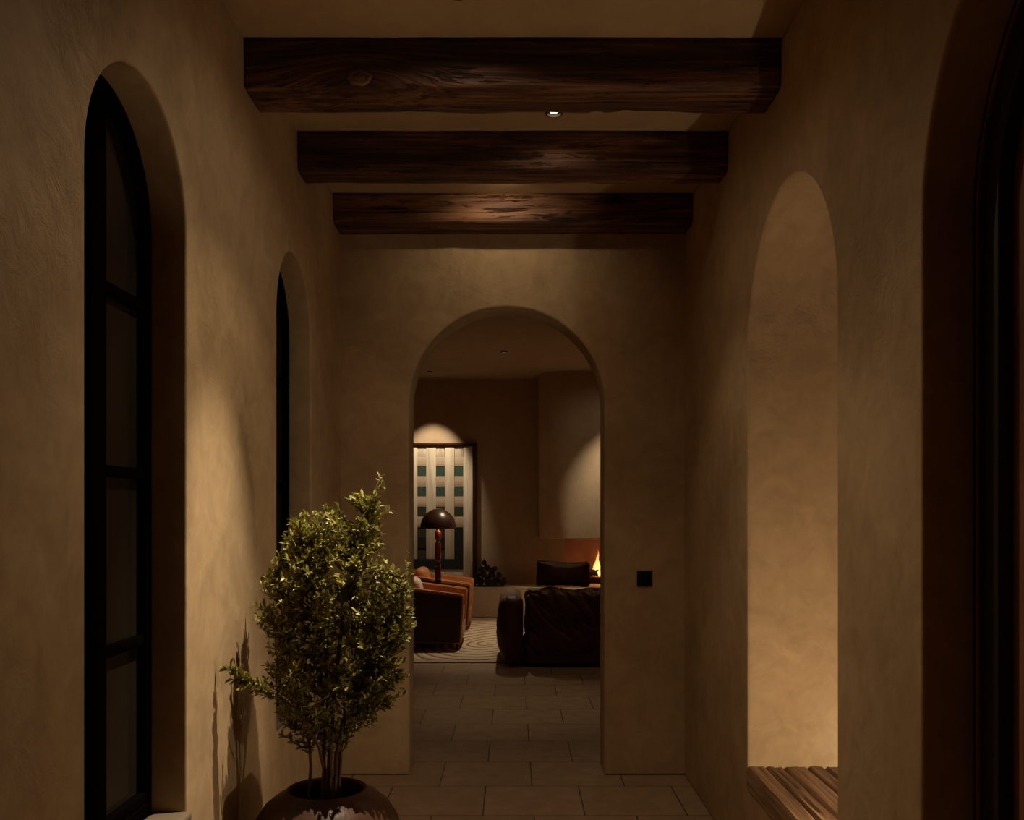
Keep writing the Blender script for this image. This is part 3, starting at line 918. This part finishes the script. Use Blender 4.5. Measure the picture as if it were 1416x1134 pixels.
tag(mesh_obj('kindling_stick', bm, M['log_end']), 'thin pale kindling stick poking up from the top of the firewood pile', 'stick')

# ------------------------------------------------------------------ framed weaving
AD = 13.60; k_ = AD/1316*.1852
def ax(zx): return (560+.1852*zx-709)*AD/1316
def az(zy): return 1.5-(590+.1852*zy-703)*AD/1316
art = thing('framed_weaving', 'large framed abstract weaving of pale strips with green and black squares on the far wall', 'artwork', (ax(197), YE, az(1139)))
A = []
def ab(name, x0, x1, z0, z1, y0, y1, mat, bevel=0):
    o = box_obj(name, ax(x0), ax(x1), y0, y1, az(z1), az(z0), mat, None, bevel); under(o, art); return o
bm = bmesh.new()
for (x0, x1, z0, z1) in ((-143, 538, 122, 143), (-143, 538, 1130, 1142), (-143, -112, 143.5, 1129.5), (506, 538, 143.5, 1129.5)):
    add_box(bm, ax(x0), ax(x1), YE-.075, YE-.002, az(z1), az(z0), .004)
under(mesh_obj('frame', bm, M['art_frame'], sharp=40), art)
ab('backing', -111.5, 505.5, 143.5, 1129.5, YE-.03, YE-.003, M['art_olive'])
cols = [(-40, 25), (92, 158), (233, 293), (370, 432)]
for a, b in [(-111, -42), (25, 92), (158, 231), (297, 368), (435, 505)]:
    z1 = 1129 if a in (-111, 435) else 990
    ab('vertical_strip', a, b, 145, z1, YE-.052, YE-.040, M['art_strip'], .003)
for a, b in [(225, 297), (370, 447), (522, 600), (672, 752)]:
    ab('horizontal_strip', -42, 435, a, b, YE-.039, YE-.031, M['art_cross'], .002)
for a, b in cols:
    ab('short_strip', a-1, b+1, 145, 225, YE-.038, YE-.031, M['art_strip'], .002)
    for z0, z1, m in ((297, 370, 'art_green'), (447, 522, 'art_green'), (600, 672, 'art_olive')):
        ab('square_patch', a, b, z0, z1, YE-.034, YE-.0305, M[m])
    ab('bottom_strip', a-2, b+2, 1065, 1129, YE-.044, YE-.031, M['art_strip'], .002)
for a, b in [(25, 92), (158, 231), (297, 368)]:
    ab('bottom_strip', a, b, 1065, 1129, YE-.044, YE-.031, M['art_strip'], .002)
ab('black_band', -42, 433, 990, 1065, YE-.056, YE-.031, M['art_black'])
ab('black_band', -42, 433, 828, 908, YE-.038, YE-.031, M['art_black'])
for a, b in cols[3:]:
    ab('black_band', a, b, 752, 990, YE-.0400, YE-.0385, M['art_black'])

# ------------------------------------------------------------------ rug
rug = thing('rug', 'large cream rug with brown contour lines between the armchairs and the sofa', 'rug', (-.6, 11, 0))
RY0, RY1, RX0, RX1 = 9.22, 12.55, -3.0, 1.7
def slab_z(name, x0, x1, y0, y1, z, mat, par):
    o = box_obj(name, x0, x1, y0, y1, .001, z, mat, None, .004); return under(o, par)
slab_z('pile', RX0+.1, RX1-.1, RY0+.1, RY1-.1, .016, M['rug'], rug)
for x0, x1, y0, y1 in ((RX0, RX1, RY0, RY0+.099), (RX0, RX1, RY1-.099, RY1), (RX0, RX0+.099, RY0+.1, RY1-.1), (RX1-.099, RX1, RY0+.1, RY1-.1)):
    slab_z('border', x0, x1, y0, y1, .014, M['rug_border'], rug)

# ------------------------------------------------------------------ armchairs
def armchair(label, loc_):
    """faces +x, origin on the floor at the front centre"""
    r = thing('armchair', label, 'armchair', loc_, 0, 'tan leather armchairs')
    for s in (-1, 1):
        bm = bmesh.new()
        out = [(-.86, .07), (-.03, .055), (0, .555), (-.02, .575), (-.50, .635), (-.84, .665), (-.90, .64)]
        y0, y1 = (s*.415-.048, s*.415+.048)
        A_ = [bm.verts.new((x, y0, z)) for x, z in out]; B_ = [bm.verts.new((x, y1, z)) for x, z in out]
        bm.faces.new(A_); bm.faces.new(list(reversed(B_)))
        for i in range(len(out)): bm.faces.new((A_[i], B_[i], B_[(i+1) % len(out)], A_[(i+1) % len(out)]))
        bmesh.ops.recalc_face_normals(bm, faces=bm.faces[:])
        bmesh.ops.bevel(bm, geom=bm.edges[:], offset=.010, segments=3, affect='EDGES')
        mesh_obj('armrest', bm, M['leather_tan'], r, sharp=50)
    bm = bmesh.new()  # thin dark sheet added to darken the outer side of the near armrest
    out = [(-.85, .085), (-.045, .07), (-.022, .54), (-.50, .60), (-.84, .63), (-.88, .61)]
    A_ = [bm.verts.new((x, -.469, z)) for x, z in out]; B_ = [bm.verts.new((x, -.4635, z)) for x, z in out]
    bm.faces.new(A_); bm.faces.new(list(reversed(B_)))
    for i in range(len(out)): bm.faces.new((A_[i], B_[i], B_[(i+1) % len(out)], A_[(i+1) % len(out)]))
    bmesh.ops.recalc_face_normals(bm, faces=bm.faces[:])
    tag(mesh_obj('dark_side_sheet', bm, M['side_brown'], r, smooth=False), 'thin dark brown sheet added over the outer side of the armrest')
    bm = bmesh.new(); add_soft(bm, (-.40, 0, .335), (.37, .362, .095), .05, (.01, 0, .02), .004, 8, loc_[1])
    mesh_obj('seat_cushion', bm, M['leather_tan'], r)
    bm = bmesh.new(); add_soft(bm, (-.42, 0, .155), (.40, .362, .08), .02, N=6)
    mesh_obj('seat_base', bm, M['leather_tan'], r)
    bm = bmesh.new()
    add_soft(bm, (-.80, 0, .46), (.09, .362, .27), .06, (.02, 0, .01), .004, 8, loc_[1]+3, fn=lambda p, u: Vector((p.x-p.z*.22, p.y, p.z)))
    mesh_obj('backrest', bm, M['leather_tan'], r)
    for sx in (-.80, -.07):
        for sy in (-.40, .40):
            bm = bmesh.new(); add_tube(bm, [(sx, sy, .0), (sx, sy, .07)], [.014, .02], 10)
            mesh_obj('leg', bm, M['dark_wood'], r, sharp=40)
    return r
ca = armchair('nearer low tan leather armchair, its dark outer side turned to the doorway', (-.515, 10.47, .0165))
cb = armchair('farther tan leather armchair, behind the mushroom shaped lamp', (-.505, 12.02, .0165))
def cushion(name, label, cat, c, half, r, puff, mat, rot, wr=.004, group=None, fn=None, seed=0):
    bm = bmesh.new(); add_soft(bm, (0, 0, 0), half, r, puff, wr, 9, seed=seed or c[0]*5, fn=fn)
    o = mesh_obj(name, bm, mat); o.location = c; o.rotation_euler = rot
    return tag(o, label, cat, group)
cushion('cushion', 'small rounded tan leather cushion standing in the farther armchair', 'cushion', (-1.13, 12.0, .60), (.075, .20, .16), .07, (.03, .0, .0), M['leather_tan'], (0, -.2, 0))
cushion('cushion', 'pale cream cushion in the nearer armchair, half hidden by the doorway', 'cushion', (-1.08, 10.47, .59), (.07, .20, .15), .065, (.03, 0, 0), M['cream_fabric'], (0, -.2, 0))

# ------------------------------------------------------------------ side table and lamp
LX, LY = -.884, 11.28
tb = thing('side_table', 'small round dark side table between the two tan armchairs, carrying the lamp', 'side table', (LX, LY, .0165))
bm = bmesh.new(); add_lathe(bm, [(.19, .515), (.20, .52), (.20, .538), (.19, .543)], 40)
mesh_obj('tabletop', bm, M['dark_wood'], tb, sharp=40)
bm = bmesh.new(); add_lathe(bm, [(.03, .02), (.025, .06), (.022, .3), (.03, .515)], 24)
mesh_obj('pedestal', bm, M['dark_wood'], tb, sharp=50)
bm = bmesh.new(); add_lathe(bm, [(.15, 0), (.15, .012), (.13, .02), (.03, .026)], 36)
mesh_obj('base', bm, M['dark_wood'], tb, sharp=40)
lz = .5597
lp = thing('table_lamp', 'tall table lamp with brown dome shade and turned dark red stem before the weaving', 'lamp', (LX, LY, lz))
def lathe_part(name, prof, mat, n=40, sharp=35):
    bm = bmesh.new(); add_lathe(bm, [(r, z-lz) for r, z in prof], n)
    return mesh_obj(name, bm, mat, lp, sharp=sharp)
lathe_part('base', [(.075, lz), (.075, lz+.008), (.05, lz+.018), (.022, lz+.035), (.02, lz+.045)], M['black_metal'])
lathe_part('stem', [(.022, lz+.0455), (.036, lz+.058), (.037, .785), (.028, .797), (.034, .812), (.034, .845), (.024, .857), (.024, .868), (.034, .88), (.037, .895), (.036, 1.085), (.030, 1.10),
                    (.019, 1.108), (.019, 1.122), (.034, 1.134), (.038, 1.15), (.038, 1.222), (.030, 1.236), (.013, 1.242), (.012, 1.30)], M['lamp_red'], sharp=60)
bm = bmesh.new()
R_ = .213
pr = [(R_, 1.262)]
for i in range(1, 15):
    a = PI/2*i/14; pr.append((max(.0001, R_*math.cos(a)), 1.262+.235*math.sin(a)))
inner = [(max(.0001, r-.006), z-.004) for r, z in reversed(pr)]
add_lathe(bm, [(r, z-lz) for r, z in pr], 56, caps=False)
add_lathe(bm, [(r, z-lz) for r, z in inner[:-1]]+[(R_-.006, 1.262-lz), (R_, 1.262-lz)], 56, caps=False)
bmesh.ops.remove_doubles(bm, verts=bm.verts[:], dist=1e-5)
bmesh.ops.recalc_face_normals(bm, faces=bm.faces[:])
mesh_obj('lamp_shade', bm, M['lamp_shade'], lp, sharp=60)
bm = bmesh.new(); add_lathe(bm, [(.012, 1.301-lz), (.03, 1.325-lz), (.034, 1.35-lz), (.022, 1.38-lz), (.0001, 1.39-lz)], 20)
mesh_obj('bulb', bm, M['bulb'], lp)
l = bpy.data.lights.new('table_lamp_light', 'POINT'); l.energy = 1.2; l.color = (1, .60, .32); l.shadow_soft_size = .03
o = link(bpy.data.objects.new('table_lamp_light', l), lp); o.location = (.05, -.05, 1.29-lz)

# ------------------------------------------------------------------ sofa seen from behind
sofa = thing('sofa', 'plump dark brown leather sofa seen from behind, facing the fireplace', 'sofa', (1.0, 9.45, .0165))
def so(name, c, half, r, puff, wr, seed, fn=None, N_=20):
    bm = bmesh.new(); add_soft(bm, (c[0]-1.0, c[1]-9.45, c[2]-.0165), half, r, puff, wr, 5, seed, N=N_, fn=fn)
    return mesh_obj(name, bm, M['leather_dark'], sofa)
def armfn(p, u):
    # belly on the outer side, narrower towards the floor
    return Vector((p.x-(.045*(1-u.z*u.z) if u.x < 0 else 0)+.03*(u.z < 0)*u.z*u.z*(1 if u.x < 0 else 0), p.y, p.z))
def armfn_r(p, u):
    return Vector((p.x+(.045*(1-u.z*u.z) if u.x > 0 else 0), p.y, p.z))
so('armrest', (-.005, 9.45, .345), (.105, .50, .325), .085, (.0, .03, .0), .010, 2, armfn)
so('armrest', (2.04, 9.45, .345), (.105, .50, .325), .085, (.0, .03, .0), .010, 4, armfn_r)
so('sofa_base', (1.015, 9.44, .115), (.905, .44, .095), .03, (0, .01, 0), .004, 5)
so('back_cushion', (.565, 9.16, .40), (.455, .165, .325), .07, (.0, .05, .004), .055, 6.5, N_=40)
so('back_cushion', (1.475, 9.16, .40), (.450, .165, .325), .07, (.0, .05, .004), .055, 8.2, N_=40)
so('seat_cushion', (.565, 9.62, .335), (.45, .29, .085), .05, (0, .02, .03), .012, 9)
so('seat_cushion', (1.475, 9.62, .335), (.45, .29, .085), .05, (0, .02, .03), .012, 10)

def pinch(p, u):
    # rectangular pillow, corners pulled out, middle fat
    f = (u.x*u.x)*(u.z*u.z)
    k = 1-.13*(1-u.x*u.x)*(abs(u.z))**2
    return Vector((p.x*(1+.05*f), p.y*(1-.72*max(abs(u.x), abs(u.z))**3), p.z*(k+.03*f)))
pl = cushion('throw_pillow', 'dark brown leather pillow propped on top of the sofa back', 'pillow', (.485, 9.20, .868), (.255, .085, .130), .05, (0, .02, 0), M['leather_dark'], (-.10, .035, 0), .010, None, pinch, 3.3)
# stitched seam across the top of the pillow
bm = bmesh.new()
add_tube(bm, [(-.235+.047*i, -.056-.012*math.sin(PI*i/10), .088-.010*math.sin(PI*i/10)) for i in range(11)], .004, 6)
sm = mesh_obj('piping', bm, M['leather_dark'], pl)

# ------------------------------------------------------------------ living room lights
G2 = 'living room ceiling spotlights'
downlight(-1.12, 12.85, HR, 'ceiling spotlight washing the wall above the framed weaving', 120, 50, .6, (1, .82, .60), aim=(-1.15, YE, 1.85), group=G2)
downlight(1.45, 11.9, HR, 'ceiling spotlight aimed at the fireplace hood', 190, 60, .8, (1, .84, .60), aim=(1.5, 12.8, 1.15), group=G2, spill=5)
downlight(-.1, 11.2, HR, 'ceiling spotlight above the rug between armchairs and sofa', 190, 84, .8, (1, .77, .5), aim=(-.3, 11.0, 0), group=G2, spill=3)
downlight(-.05, 7.3, HR, 'ceiling spotlight above the tiled floor between the doorway and the rug', 46, 46, 1., (1, .77, .5), group=G2)
downlight(.75, 8.72, HR, 'ceiling spotlight just behind the back of the sofa', 14, 56, .9, (1, .72, .42), group=G2)

# ------------------------------------------------------------------ world, camera, view
w = bpy.data.worlds.new('night'); SC.world = w; w.use_nodes = True
w.node_tree.nodes['Background'].inputs[0].default_value = (.10, .12, .16, 1)
w.node_tree.nodes['Background'].inputs[1].default_value = .002
cam = bpy.data.cameras.new('camera'); co = bpy.data.objects.new('camera', cam); COL.objects.link(co)
co.location = (0, 0, 1.5); co.rotation_euler = (PI/2, 0, 0)
cam.sensor_width = 36; cam.sensor_fit = 'HORIZONTAL'
cam.lens = 1316/1416*36
cam.shift_x = -1/1416; cam.shift_y = 136/1416
cam.clip_start = .02; cam.clip_end = 60
SC.camera = co
vs = SC.view_settings
vs.view_transform = 'Standard'; vs.look = 'None'; vs.gamma = 1; vs.exposure = -0.06
vs.use_curve_mapping = False
SC.cycles.max_bounces = 10; SC.cycles.diffuse_bounces = 6
SC.cycles.use_denoising = True
SC.cycles.sample_clamp_indirect = 4
SC.cycles.caustics_reflective = False; SC.cycles.caustics_refractive = False
